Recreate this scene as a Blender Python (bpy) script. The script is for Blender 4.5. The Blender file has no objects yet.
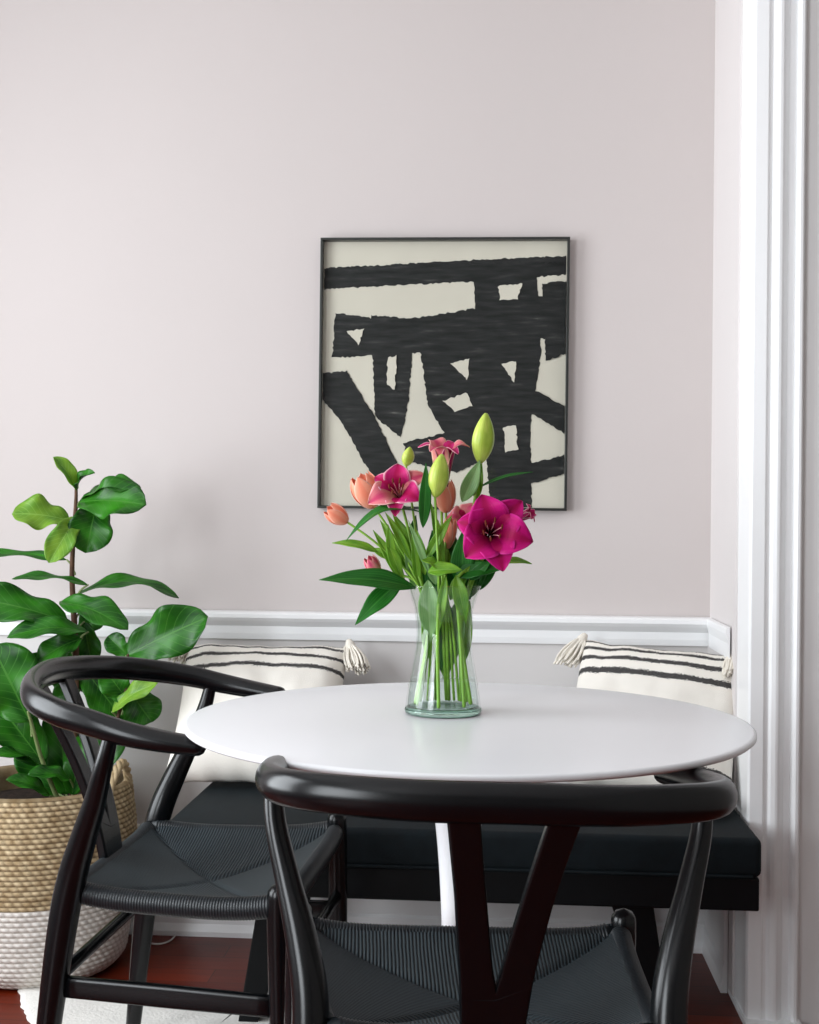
import bpy, bmesh, math, random
from mathutils import Vector, Matrix, noise
R = random.Random(7)
sc = bpy.context.scene
COL = sc.collection
PI = math.pi
# ------------------------------------------------------------------ camera
F = 1253.0; YH = 519.0; ROLL = 0.009; H = 1.05; YAW = math.radians(4.15)
cam = bpy.data.objects.new('camera', bpy.data.cameras.new('camera'))
COL.objects.link(cam); sc.camera = cam
cam.data.sensor_fit = 'AUTO'; cam.data.sensor_width = 36.0
cam.data.lens = F * 36.0 / 1024.0
cam.data.shift_y = (YH - 512.0) / 1024.0
cam.data.clip_start = 0.02
MC = Matrix.Rotation(YAW, 3, 'Z') @ Matrix.Rotation(PI / 2, 3, 'X') @ Matrix.Rotation(ROLL, 3, 'Z')
cam.matrix_world = Matrix.Translation((0, 0, H)) @ MC.to_4x4()
CP = Vector((0, 0, H))
def ray(px, py):
    # the shift moves the image without tilting the camera
    return MC @ Vector(((px - 409.5) / F, -(py - YH) / F, -1.0))
def Uz(px, py, z):                      # the point seen at a pixel at a known height
    d = ray(px, py); return CP + d * ((z - H) / d.z)
def Uy(px, py, y):                      # ... on the plane of a known wall distance
    d = ray(px, py); return CP + d * (y / d.y)
def Ud(px, py, dist):                   # ... at a known distance into the room
    return CP + ray(px, py) * dist
def cw(xc, zc, z=0.0):                  # camera-aligned ground coordinates to room coordinates
    return Vector((xc * math.cos(YAW) - zc * math.sin(YAW), xc * math.sin(YAW) + zc * math.cos(YAW), z))
# ------------------------------------------------------------------ materials
def newmat(name):
    m = bpy.data.materials.new(name); m.use_nodes = True
    nt = m.node_tree; b = nt.nodes['Principled BSDF']
    return m, nt, b
def N(nt, t, **kw):
    n = nt.nodes.new(t)
    for k, v in kw.items():
        if hasattr(n, k): setattr(n, k, v)
        else: n.inputs[k].default_value = v
    return n
def setp(b, col=None, rough=None, spec=None, metal=None, **kw):
    if col is not None: b.inputs['Base Color'].default_value = (*col, 1)
    if rough is not None: b.inputs['Roughness'].default_value = rough
    if spec is not None: b.inputs['Specular IOR Level'].default_value = spec
    if metal is not None: b.inputs['Metallic'].default_value = metal
    for k, v in kw.items(): b.inputs[k].default_value = v
def plain(name, col, rough=.5, spec=.5, var=.06, scale=6, bump=0, bscale=80, **kw):
    m, nt, b = newmat(name); setp(b, col, rough, spec, **kw)
    tc = N(nt, 'ShaderNodeTexCoord')
    nz = N(nt, 'ShaderNodeTexNoise'); nz.inputs['Scale'].default_value = scale; nz.inputs['Detail'].default_value = 3
    nt.links.new(tc.outputs['Object'], nz.inputs['Vector'])
    cr = N(nt, 'ShaderNodeValToRGB')
    cr.color_ramp.elements[0].position = .3; cr.color_ramp.elements[1].position = .7
    cr.color_ramp.elements[0].color = (*[c * (1 - var) for c in col], 1)
    cr.color_ramp.elements[1].color = (*[min(1, c * (1 + var)) for c in col], 1)
    nt.links.new(nz.outputs['Fac'], cr.inputs['Fac']); nt.links.new(cr.outputs['Color'], b.inputs['Base Color'])
    if bump:
        n2 = N(nt, 'ShaderNodeTexNoise'); n2.inputs['Scale'].default_value = bscale; n2.inputs['Detail'].default_value = 4
        nt.links.new(tc.outputs['Object'], n2.inputs['Vector'])
        bp = N(nt, 'ShaderNodeBump'); bp.inputs['Strength'].default_value = bump; bp.inputs['Distance'].default_value = .002
        nt.links.new(n2.outputs['Fac'], bp.inputs['Height']); nt.links.new(bp.outputs['Normal'], b.inputs['Normal'])
    return m
M = {}
M['wall'] = plain('wall_paint', (.600, .549, .534), .75, .2, .012, 1.5, .15, 60)
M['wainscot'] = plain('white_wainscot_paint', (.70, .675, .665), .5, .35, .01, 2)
M['trim'] = plain('white_trim_paint', (.92, .925, .93), .36, .45, .01, 3)
M['grey_wall'] = plain('pale_grey_paint', (.80, .79, .785), .7, .2, .02, 2)
M['rearwall'] = plain('grey_beige_paint', (.24, .225, .21), .75, .1, .02, 2)
M['sidewall_lit'] = plain('wall_paint_lit_side', (.74, .70, .69), .6, .3, .012, 2)  # wall paint lightened, the stronger light on this side put into the colour
M['ceiling'] = plain('ceiling_paint', (.8, .79, .78), .8, .2, .01, 2)
M['black'] = plain('satin_black_lacquer', (.002, .0026, .0034), .26, .36, .1, 20)
M['blackfab'] = plain('black_bench_fabric', (.0030, .0068, .0092), .75, .22, .25, 30, .4, 420)
M['benchframe'] = plain('black_bench_frame', (.0015, .0022, .003), .5, .2, .2, 30)
M['table'] = plain('white_lacquer_tabletop', (.825, .83, .85), .25, .5, .004, 3)
M['tablebase'] = plain('white_lacquer_pedestal', (.88, .88, .9), .25, .5, .004, 3)
M['soil'] = plain('dark_soil', (.02, .012, .008), .9, .2, .5, 60, .9, 90)
M['trunk'] = plain('brown_bark', (.10, .055, .035), .8, .2, .3, 40, .6, 120)
M['petiole'] = plain('pale_green_petiole', (.20, .26, .10), .5, .4, .15, 40)
M['stem'] = plain('green_stem', (.20, .40, .035), .4, .4, .25, 40)
M['bud'] = plain('green_lily_bud', (.42, .55, .07), .4, .4, .2, 40)
M['tassel'] = plain('cream_wool_tassel', (.80, .755, .67), .9, .1, .1, 60)
M['frame'] = plain('dark_metal_frame', (.045, .048, .045), .3, .6, .1, 20, metal=.6)
M['cord'] = plain('white_cable', (.75, .74, .72), .5, .3)
M['anther'] = plain('rust_anther', (.12, .02, .008), .8, .2)
M['filament'] = plain('pale_filament', (.75, .35, .38), .5, .3)
# wooden floor
def floor_mat():
    m, nt, b = newmat('red_brown_floorboards'); L = nt.links.new
    tc = N(nt, 'ShaderNodeTexCoord'); mp = N(nt, 'ShaderNodeMapping'); L(tc.outputs['Object'], mp.inputs['Vector'])
    br = N(nt, 'ShaderNodeTexBrick'); br.inputs['Scale'].default_value = 1
    br.inputs['Brick Width'].default_value = 1.3; br.inputs['Row Height'].default_value = .082
    br.inputs['Mortar Size'].default_value = .0012; br.inputs['Mortar Smooth'].default_value = .4
    br.inputs['Color1'].default_value = (.17, .019, .004, 1); br.inputs['Color2'].default_value = (.09, .009, .003, 1)
    br.inputs['Mortar'].default_value = (.012, .004, .002, 1)
    L(mp.outputs[0], br.inputs['Vector'])
    mp2 = N(nt, 'ShaderNodeMapping'); mp2.inputs['Scale'].default_value = (3, 40, 1); L(tc.outputs['Object'], mp2.inputs['Vector'])
    nz = N(nt, 'ShaderNodeTexNoise'); nz.inputs['Scale'].default_value = 1.6; nz.inputs['Detail'].default_value = 8; L(mp2.outputs[0], nz.inputs['Vector'])
    mx = N(nt, 'ShaderNodeMix', data_type='RGBA', blend_type='MULTIPLY'); mx.inputs['Factor'].default_value = .75
    cr = N(nt, 'ShaderNodeValToRGB'); cr.color_ramp.elements[0].color = (.3, .3, .3, 1); cr.color_ramp.elements[1].color = (1.5, 1.4, 1.3, 1)
    L(nz.outputs['Fac'], cr.inputs['Fac']); L(br.outputs['Color'], mx.inputs[6]); L(cr.outputs['Color'], mx.inputs[7])
    L(mx.outputs[2], b.inputs['Base Color']); setp(b, rough=.3, spec=.18)
    return m
M['floor'] = floor_mat()
def uvnode(nt):
    tc = N(nt, 'ShaderNodeTexCoord'); sp = N(nt, 'ShaderNodeSeparateXYZ'); nt.links.new(tc.outputs['UV'], sp.inputs[0]); return tc, sp
def math_(nt, op, a, b=None, c=None):
    n = nt.nodes.new('ShaderNodeMath'); n.operation = op
    for i, v in enumerate((a, b, c)):
        if v is None: continue
        if isinstance(v, (int, float)): n.inputs[i].default_value = v
        else: nt.links.new(v, n.inputs[i])
    return n.outputs[0]
def mix(nt, f, a, b):
    n = N(nt, 'ShaderNodeMix', data_type='RGBA')
    for k, v in ((0, f), (6, a), (7, b)):
        if isinstance(v, tuple): n.inputs[k].default_value = (*v, 1)
        elif isinstance(v, (int, float)): n.inputs[k].default_value = v
        else: nt.links.new(v, n.inputs[k])
    return n.outputs[2]
def leaf_mat(name, dark, light, vein, veins=9, rough=.33, parallel=False, trans=.25, patch=.45):
    m, nt, b = newmat(name); L = nt.links.new
    tc, sp = uvnode(nt); u, v = sp.outputs[0], sp.outputs[1]
    av = math_(nt, 'ABSOLUTE', math_(nt, 'SUBTRACT', v, .5))
    oi = N(nt, 'ShaderNodeObjectInfo')
    nz = N(nt, 'ShaderNodeTexNoise', noise_dimensions='4D'); nz.inputs['Scale'].default_value = 2.2; L(tc.outputs['UV'], nz.inputs['Vector'])
    L(math_(nt, 'MULTIPLY', oi.outputs['Random'], 30.), nz.inputs['W'])
    f = math_(nt, 'MULTIPLY_ADD', nz.outputs['Fac'], 2.6, -1.3 + patch)
    f = math_(nt, 'MINIMUM', math_(nt, 'MAXIMUM', f, 0), 1)
    c = mix(nt, f, dark, light)
    if parallel:
        s = math_(nt, 'SINE', math_(nt, 'MULTIPLY', v, 60.))
        vf = math_(nt, 'MULTIPLY', math_(nt, 'GREATER_THAN', s, .5), .25)
    else:
        s = math_(nt, 'SINE', math_(nt, 'MULTIPLY', math_(nt, 'SUBTRACT', u, math_(nt, 'MULTIPLY', av, .55)), veins * 2 * PI))
        vf = math_(nt, 'MULTIPLY', math_(nt, 'GREATER_THAN', s, .955), .55)
    mid = math_(nt, 'MULTIPLY', math_(nt, 'LESS_THAN', av, .016), .8)
    vf = math_(nt, 'MAXIMUM', vf, mid)
    c = mix(nt, vf, c, vein)
    L(c, b.inputs['Base Color']); setp(b, rough=rough, spec=.35)
    bp = N(nt, 'ShaderNodeBump'); bp.inputs['Strength'].default_value = .35; bp.inputs['Distance'].default_value = .002
    L(vf, bp.inputs['Height']); bp.invert = True; L(bp.outputs[0], b.inputs['Normal'])
    tr = N(nt, 'ShaderNodeBsdfTranslucent'); L(c, tr.inputs['Color'])
    ms = N(nt, 'ShaderNodeMixShader'); ms.inputs[0].default_value = trans
    L(b.outputs[0], ms.inputs[1]); L(tr.outputs[0], ms.inputs[2])
    L(ms.outputs[0], nt.nodes['Material Output'].inputs['Surface'])
    return m
M['figleaf'] = leaf_mat('fig_leaf', (.004, .055, .005), (.040, .24, .012), (.07, .26, .03), rough=.34)
M['figlight'] = leaf_mat('young_fig_leaf', (.06, .24, .03), (.28, .50, .05), (.35, .6, .12), patch=.7, trans=.35)
M['lilyleaf'] = leaf_mat('lily_leaf', (.008, .105, .008), (.020, .19, .018), (.08, .32, .05), parallel=True)
M['freshleaf'] = leaf_mat('fresh_green_leaf', (.09, .30, .012), (.28, .52, .035), (.35, .6, .12), parallel=True, trans=.35)
M['bud'] = leaf_mat('lily_bud_skin', (.30, .46, .04), (.55, .66, .12), (.38, .52, .06), parallel=True, trans=.12, patch=.6)
M['paleleaf'] = leaf_mat('pale_green_leaf', (.20, .42, .14), (.36, .58, .24), (.5, .7, .35), parallel=True, trans=.35)
def petal_mat(name, core, mid, edge, e0=.30, trans=.25, throat=None):
    m, nt, b = newmat(name); L = nt.links.new
    tc, sp = uvnode(nt); u, v = sp.outputs[0], sp.outputs[1]
    av = math_(nt, 'MULTIPLY', math_(nt, 'ABSOLUTE', math_(nt, 'SUBTRACT', v, .5)), 2.)
    mp = N(nt, 'ShaderNodeMapping'); mp.inputs['Scale'].default_value = (1, 14, 1); L(tc.outputs['UV'], mp.inputs[0])
    nz = N(nt, 'ShaderNodeTexNoise'); nz.inputs['Scale'].default_value = 2.; L(mp.outputs[0], nz.inputs['Vector'])
    f = math_(nt, 'ADD', av, math_(nt, 'MULTIPLY_ADD', nz.outputs['Fac'], .5, -.25))
    cr = N(nt, 'ShaderNodeValToRGB'); e = cr.color_ramp.elements
    e[0].position = .12; e[0].color = (*core, 1); e[1].position = .98; e[1].color = (*edge, 1)
    x = e.new(e0 + .2); x.color = (*mid, 1); x = e.new(.82); x.color = (*mid, 1)
    L(f, cr.inputs[0]); c = cr.outputs[0]
    if throat:
        t = N(nt, 'ShaderNodeMapRange'); t.inputs[1].default_value = .05; t.inputs[2].default_value = .68
        t.inputs[3].default_value = 1; t.inputs[4].default_value = 0; L(u, t.inputs[0])
        c = mix(nt, t.outputs[0], c, throat)
    L(c, b.inputs['Base Color']); setp(b, rough=.5, spec=.2)
    tr = N(nt, 'ShaderNodeBsdfTranslucent'); L(c, tr.inputs['Color'])
    ms = N(nt, 'ShaderNodeMixShader'); ms.inputs[0].default_value = trans
    L(b.outputs[0], ms.inputs[1]); L(tr.outputs[0], ms.inputs[2]); L(ms.outputs[0], nt.nodes['Material Output'].inputs['Surface'])
    return m
M['magenta'] = petal_mat('magenta_lily_petal', (.42, .002, .09), (.60, .004, .20), (.74, .03, .32), throat=(.10, .001, .012))
M['pinkwhite'] = petal_mat('pink_lily_petal', (.48, .003, .09), (.62, .02, .19), (.90, .50, .58), throat=(.16, .002, .02))
M['outerpink'] = petal_mat('blush_petal', (.62, .06, .16), (.78, .22, .26), (.92, .55, .50), throat=(.75, .55, .3))
M['coral'] = petal_mat('coral_tulip_petal', (.88, .28, .17), (.92, .38, .25), (.95, .60, .48), trans=.2)
def glass_mat(name, tint=(1, 1, 1), ior=1.45, rough=0.0):
    m, nt, b = newmat(name); nt.nodes.remove(b)
    g = N(nt, 'ShaderNodeBsdfGlass'); g.inputs['Color'].default_value = (*tint, 1); g.inputs['IOR'].default_value = ior; g.inputs['Roughness'].default_value = rough
    nt.links.new(g.outputs[0], nt.nodes['Material Output'].inputs['Surface']); return m
def thin_glass(name, tint=(.97, .985, .975), refl=1.0, ior=1.45):
    m, nt, b = newmat(name); nt.nodes.remove(b)
    tr = N(nt, 'ShaderNodeBsdfTransparent'); tr.inputs[0].default_value = (*tint, 1)
    gl = N(nt, 'ShaderNodeBsdfGlossy'); gl.inputs['Roughness'].default_value = .02
    fr = N(nt, 'ShaderNodeFresnel'); fr.inputs['IOR'].default_value = ior
    ge = N(nt, 'ShaderNodeNewGeometry')
    ms = N(nt, 'ShaderNodeMixShader'); nt.links.new(math_(nt, 'MULTIPLY', math_(nt, 'MULTIPLY', fr.outputs[0], refl), math_(nt, 'SUBTRACT', 1, ge.outputs['Backfacing'])), ms.inputs[0])
    nt.links.new(tr.outputs[0], ms.inputs[1]); nt.links.new(gl.outputs[0], ms.inputs[2])
    nt.links.new(ms.outputs[0], nt.nodes['Material Output'].inputs['Surface']); return m
M['vaseglass'] = thin_glass('clear_vase_glass', (.965, .985, .975), 1.0, 1.5)
M['vasebase'] = glass_mat('thick_green_tinted_glass', (.86, .97, .93))
M['water'] = thin_glass('clear_water', (.94, .965, .955), 1.0, 1.33)
M['pane'] = thin_glass('picture_glass', (.97, .975, .97), .6, 1.45)
def seat_mat(name, axis, wrap=False):
    m, nt, b = newmat(name); L = nt.links.new
    tc = N(nt, 'ShaderNodeTexCoord'); sp = N(nt, 'ShaderNodeSeparateXYZ'); L(tc.outputs['Object'], sp.inputs[0])
    nz = N(nt, 'ShaderNodeTexNoise'); nz.inputs['Scale'].default_value = 30; L(tc.outputs['Object'], nz.inputs['Vector'])
    s = math_(nt, 'ADD', sp.outputs[axis], math_(nt, 'MULTIPLY', nz.outputs['Fac'], .0018))
    w = math_(nt, 'ABSOLUTE', math_(nt, 'SINE', math_(nt, 'MULTIPLY', s, PI / .0052)))
    c = mix(nt, w, (.0010, .0014, .0018), (.028, .043, .052))
    L(c, b.inputs['Base Color']); setp(b, rough=.6, spec=.4)
    bp = N(nt, 'ShaderNodeBump'); bp.inputs['Strength'].default_value = .9; bp.inputs['Distance'].default_value = .0022
    L(w, bp.inputs['Height']); L(bp.outputs[0], b.inputs['Normal']); return m
M['cordplain'] = plain('black_twisted_cord', (.010, .014, .017), .42, .45, .2, 60)
M['cordx'] = seat_mat('black_paper_cord_lengthwise', 0)
M['cordy'] = seat_mat('black_paper_cord_crosswise', 1)
def pillow_mat(name, stripes, base=(.80, .765, .70)):
    m, nt, b = newmat(name); L = nt.links.new
    tc, sp = uvnode(nt); u, v = sp.outputs[0], sp.outputs[1]
    mp = N(nt, 'ShaderNodeMapping'); mp.inputs['Scale'].default_value = (7, 1.2, 1); L(tc.outputs['UV'], mp.inputs[0])
    nz = N(nt, 'ShaderNodeTexNoise'); nz.inputs['Scale'].default_value = 2.; L(mp.outputs[0], nz.inputs['Vector'])
    vv = math_(nt, 'ADD', v, math_(nt, 'MULTIPLY_ADD', nz.outputs['Fac'], .022, -.011))
    mp2 = N(nt, 'ShaderNodeMapping'); mp2.inputs['Scale'].default_value = (110, 170, 1); L(tc.outputs['UV'], mp2.inputs[0])
    n2 = N(nt, 'ShaderNodeTexNoise'); n2.inputs['Scale'].default_value = 1.; L(mp2.outputs[0], n2.inputs['Vector'])
    mp3 = N(nt, 'ShaderNodeMapping'); mp3.inputs['Scale'].default_value = (6, 14, 1); L(tc.outputs['UV'], mp3.inputs[0])
    n3 = N(nt, 'ShaderNodeTexNoise'); n3.inputs['Scale'].default_value = 1.; L(mp3.outputs[0], n3.inputs['Vector'])
    acc = None
    for c0, hw in stripes:
        d = math_(nt, 'ABSOLUTE', math_(nt, 'SUBTRACT', vv, c0))
        d = math_(nt, 'ADD', d, math_(nt, 'MULTIPLY_ADD', n2.outputs['Fac'], .040, -.020))
        d = math_(nt, 'ADD', d, math_(nt, 'MULTIPLY_ADD', n3.outputs['Fac'], .014, -.007))
        s = math_(nt, 'LESS_THAN', d, hw)
        acc = s if acc is None else math_(nt, 'MAXIMUM', acc, s)
    dark = mix(nt, math_(nt, 'MULTIPLY', n2.outputs['Fac'], .5), (.012, .012, .014), (.22, .21, .2))
    bc = mix(nt, n3.outputs['Fac'], base, tuple(min(1, x * 1.08) for x in base))
    c = mix(nt, acc, bc, dark)
    L(c, b.inputs['Base Color']); setp(b, rough=.9, spec=.15)
    mp4 = N(nt, 'ShaderNodeMapping'); mp4.inputs['Scale'].default_value = (150, 150, 1); L(tc.outputs['UV'], mp4.inputs[0])
    ck = N(nt, 'ShaderNodeTexNoise'); ck.inputs['Scale'].default_value = 1.2; L(mp4.outputs[0], ck.inputs[0])
    bp = N(nt, 'ShaderNodeBump'); bp.inputs['Strength'].default_value = .5; bp.inputs['Distance'].default_value = .002
    L(ck.outputs['Fac'], bp.inputs['Height']); L(bp.outputs[0], b.inputs['Normal']); return m
def basket_mat():
    m, nt, b = newmat('woven_seagrass'); L = nt.links.new
    at = N(nt, 'ShaderNodeAttribute', attribute_name='strand')
    tc = N(nt, 'ShaderNodeTexCoord')
    nz = N(nt, 'ShaderNodeTexNoise'); nz.inputs['Scale'].default_value = 45; nz.inputs['Detail'].default_value = 4; L(tc.outputs['Object'], nz.inputs[0])
    cr = N(nt, 'ShaderNodeValToRGB'); e = cr.color_ramp.elements
    e[0].position = .3; e[0].color = (.42, .30, .16, 1); e[1].position = .7; e[1].color = (.74, .60, .38, 1); L(nz.outputs['Fac'], cr.inputs[0])
    mx = mix(nt, math_(nt, 'MULTIPLY', at.outputs['Fac'], .9), (.09, .05, .02), cr.outputs[0])
    L(mx, b.inputs['Base Color']); setp(b, rough=.85, spec=.2); return m
M['basket'] = basket_mat()
def basketwhite():
    m, nt, b = newmat('white_painted_seagrass'); L = nt.links.new
    at = N(nt, 'ShaderNodeAttribute', attribute_name='strand')
    tc = N(nt, 'ShaderNodeTexCoord')
    nz = N(nt, 'ShaderNodeTexNoise'); nz.inputs['Scale'].default_value = 60; L(tc.outputs['Object'], nz.inputs[0])
    c = mix(nt, nz.outputs['Fac'], (.70, .66, .61), (.86, .83, .79))
    mx = mix(nt, at.outputs['Fac'], (.42, .36, .30), c)
    L(mx, b.inputs['Base Color']); setp(b, rough=.8, spec=.2); return m
M['basketwhite'] = basketwhite()
M['paper'] = plain('cream_art_paper', (.66, .62, .53), .8, .2, .05, 5)
M['paint'] = plain('black_brushed_paint', (.014, .015, .015), .55, .35, .5, 9)
def paint_mat():
    m, nt, b = newmat('black_brushed_paint'); L = nt.links.new
    tc = N(nt, 'ShaderNodeTexCoord'); mp = N(nt, 'ShaderNodeMapping'); mp.inputs['Scale'].default_value = (9, 1, 60); mp.inputs['Rotation'].default_value = (0, .18, 0); L(tc.outputs['Object'], mp.inputs[0])
    nz = N(nt, 'ShaderNodeTexNoise'); nz.inputs['Scale'].default_value = 1.5; nz.inputs['Detail'].default_value = 5; L(mp.outputs[0], nz.inputs[0])
    cr = N(nt, 'ShaderNodeValToRGB'); e = cr.color_ramp.elements
    e[0].position = .35; e[0].color = (.006, .007, .007, 1); e[1].position = .60; e[1].color = (.020, .021, .021, 1)
    x = e.new(.70); x.color = (.05, .05, .048, 1); x = e.new(.76); x.color = (.16, .155, .14, 1)
    L(nz.outputs['Fac'], cr.inputs[0]); L(cr.outputs[0], b.inputs['Base Color']); setp(b, rough=.6, spec=.25); return m
M['paint'] = paint_mat()
M['rug'] = plain('white_hide_rug', (.80, .78, .74), .95, .1, .06, 14, .8, 140)
M['throw'] = pillow_mat('grey_woven_throw', [(.1 + .1 * i, .016) for i in range(9)], (.62, .61, .60))
M['pilA'] = pillow_mat('striped_wool_cushion', [(.985, .008), (.940, .011), (.855, .013), (.762, .014)])
M['pilB'] = pillow_mat('striped_wool_cushion_bold', [(.975, .009), (.915, .014), (.835, .016), (.735, .020), (.16, .018)])
# ------------------------------------------------------------------ mesh helpers
class MB:
    def __init__(s): s.v = []; s.f = []; s.m = []; s.uv = {}
    def add(s, vs, fs, mi=0, uvs=None):
        o = len(s.v); s.v += [tuple(p) for p in vs]
        for f in fs: s.f.append([i + o for i in f]); s.m.append(mi)
        if uvs:
            for i, t in enumerate(uvs): s.uv[o + i] = t
        return o
    def box(s, a, b, mi=0):
        x0, y0, z0 = a; x1, y1, z1 = b
        s.add([(x0, y0, z0), (x1, y0, z0), (x1, y1, z0), (x0, y1, z0), (x0, y0, z1), (x1, y0, z1), (x1, y1, z1), (x0, y1, z1)],
              [(0, 3, 2, 1), (4, 5, 6, 7), (0, 1, 5, 4), (1, 2, 6, 5), (2, 3, 7, 6), (3, 0, 4, 7)], mi)
    def build(s, name, mats, parent=None, smooth=True, bevel=0, segs=3, solid=0, sub=0, angle=None):
        me = bpy.data.meshes.new(name); me.from_pydata(s.v, [], s.f); me.update()
        mats = mats if isinstance(mats, (list, tuple)) else [mats]
        for m in mats: me.materials.append(m)
        for p, mi in zip(me.polygons, s.m): p.material_index = mi; p.use_smooth = smooth
        if s.uv:
            ul = me.uv_layers.new(name='UVMap')
            for lp in me.loops: ul.data[lp.index].uv = s.uv.get(lp.vertex_index, (0, 0))
        o = bpy.data.objects.new(name, me); COL.objects.link(o)
        if parent is not None: o.parent = parent
        if bevel:
            md = o.modifiers.new('bevel', 'BEVEL'); md.width = bevel; md.segments = segs; md.limit_method = 'ANGLE'; md.angle_limit = math.radians(40)
            md.harden_normals = False
        if solid:
            md = o.modifiers.new('solidify', 'SOLIDIFY'); md.thickness = solid; md.offset = 0
        if sub:
            md = o.modifiers.new('sub', 'SUBSURF'); md.levels = sub; md.render_levels = sub
        return o
def cat(pts, n=8):                       # Catmull-Rom through tuples of any length
    out = []
    P = [pts[0]] + list(pts) + [pts[-1]]
    for i in range(1, len(P) - 2):
        for k in range(n):
            t = k / n; r = []
            for a, b, c, d in zip(P[i - 1], P[i], P[i + 1], P[i + 2]):
                r.append(.5 * (2 * b + (c - a) * t + (2 * a - 5 * b + 4 * c - d) * t * t + (3 * b - a - 3 * c + d) * t ** 3))
            out.append(tuple(r))
    out.append(tuple(pts[-1])); return out
def sweep(mb, path, n=16, up=(0, 0, 1), mi=0, cap=True, sq=1.0, uv=False):
    # path: (x, y, z, ra, rb): ra across (perpendicular to up), rb along up
    up = Vector(up); P = [Vector(p[:3]) for p in path]; vs = []; fs = []; rings = []
    Np = len(P)
    def ring(c, a, b, ra, rb):
        r = []
        for k in range(n):
            t = 2 * PI * k / n; cx, sx = math.cos(t), math.sin(t)
            if sq != 1.0: cx = math.copysign(abs(cx) ** sq, cx); sx = math.copysign(abs(sx) ** sq, sx)
            vs.append(c + a * (ra * cx) + b * (rb * sx)); r.append(len(vs) - 1)
        return r
    for i in range(Np):
        t = (P[min(i + 1, Np - 1)] - P[max(i - 1, 0)]).normalized()
        a = t.cross(up)
        if a.length < 1e-4: a = t.cross(Vector((0, 1, 0)))
        a.normalize(); b = a.cross(t).normalized()
        ra, rb = path[i][3], path[i][4]
        if i == 0 and cap:
            for q in (1.0, .75, .4): 
                e = math.sqrt(max(0, 1 - q * q)); rings.append(ring(P[0] - t * (min(ra, rb) * q), a, b, max(ra * e, 1e-5), max(rb * e, 1e-5)))
        rings.append(ring(P[i], a, b, ra, rb))
        if i == Np - 1 and cap:
            for q in (.4, .75, 1.0):
                e = math.sqrt(max(0, 1 - q * q)); rings.append(ring(P[-1] + t * (min(ra, rb) * q), a, b, max(ra * e, 1e-5), max(rb * e, 1e-5)))
    for r0, r1 in zip(rings, rings[1:]):
        for k in range(n): fs.append((r0[k], r0[(k + 1) % n], r1[(k + 1) % n], r1[k]))
    fs.append(list(reversed(rings[0]))); fs.append(rings[-1])
    mb.add(vs, fs, mi)
def lathe(mb, prof, c=(0, 0, 0), n=48, mi=0, close=False):
    vs = []; fs = []
    for r, z in prof:
        for k in range(n):
            t = 2 * PI * k / n; vs.append((c[0] + r * math.cos(t), c[1] + r * math.sin(t), c[2] + z))
    m = len(prof)
    for i in range(m - 1 + (1 if close else 0)):
        j = (i + 1) % m
        for k in range(n): fs.append((i * n + k, i * n + (k + 1) % n, j * n + (k + 1) % n, j * n + k))
    mb.add(vs, fs, mi)
def thing(name, label, category, loc=(0, 0, 0), rotz=0, group=None):
    o = bpy.data.objects.new(name, None); COL.objects.link(o); o.empty_display_size = .05
    o.location = loc; o.rotation_euler = (0, 0, rotz); return tag(o, label, category, group)
def tag(o, label, category, group=None, kind=None):
    o['label'] = label; o['category'] = category
    if group: o['group'] = group
    if kind: o['kind'] = kind
    return o
def struct(o, label=None):
    o['kind'] = 'structure'
    if label: o['label'] = label
    return o
def extrude_profile(mb, prof, p0, p1, out, mi=0):
    # prof: (outward, height) points; swept from p0 to p1
    p0, p1, out = Vector(p0), Vector(p1), Vector(out); n = len(prof); vs = []
    for p in (p0, p1):
        for o, h in prof: vs.append(p + out * o + Vector((0, 0, h)))
    fs = [(i, (i + 1) % n, n + (i + 1) % n, n + i) for i in range(n)] + [list(range(n))[::-1], list(range(n, 2 * n))]
    mb.add(vs, fs, mi)
# ------------------------------------------------------------------ the room
YW = 3.125; XR = Uy(711, 500, 3.125).x; YP = 2.66; XL = -2.05; ZC = 2.85; YB = -2.6
mb = MB(); mb.box((XL - .1, YW, 0), (XR + .1, YW + .12, ZC)); struct(mb.build('wall_back', M['wall'], smooth=False), 'pinkish off-white back wall behind the bench')
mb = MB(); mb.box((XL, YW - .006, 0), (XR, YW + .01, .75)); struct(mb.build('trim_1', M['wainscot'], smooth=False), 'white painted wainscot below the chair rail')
mb = MB(); mb.box((XR, YP + .13, 0), (XR + .12, YW, ZC)); struct(mb.build('wall_right', M['sidewall_lit'], smooth=False), 'narrow side wall to the right of the bench')
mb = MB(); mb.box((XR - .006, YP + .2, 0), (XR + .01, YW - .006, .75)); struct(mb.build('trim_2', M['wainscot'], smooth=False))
RAIL = [(0, .745), (.010, .745), (.012, .760), (.012, .778), (.020, .786), (.026, .792), (.032, .800), (.032, .809), (.024, .814), (0, .816)]
BASE = [(0, 0), (.030, 0), (.030, .012), (.022, .030), (.022, .060), (.016, .066), (.018, .072), (.018, .235), (.012, .250), (.008, .268), (0, .272)]
mb = MB(); extrude_profile(mb, RAIL, (XL, YW - .004, 0), (XR, YW - .004, 0), (0, -1, 0)); struct(mb.build('trim_3', M['trim'], smooth=False), 'white chair rail moulding along the back wall')
mb = MB(); extrude_profile(mb, [(o * .28, h) for o, h in RAIL], (XR - .004, YW - .03, 0), (XR - .004, YP + .17, 0), (-1, 0, 0)); struct(mb.build('trim_4', M['trim'], smooth=False))
mb = MB(); extrude_profile(mb, BASE, (XL, YW - .005, 0), (XR, YW - .005, 0), (0, -1, 0)); struct(mb.build('baseboard_back', M['trim'], smooth=False), 'tall white baseboard along the back wall')
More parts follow.
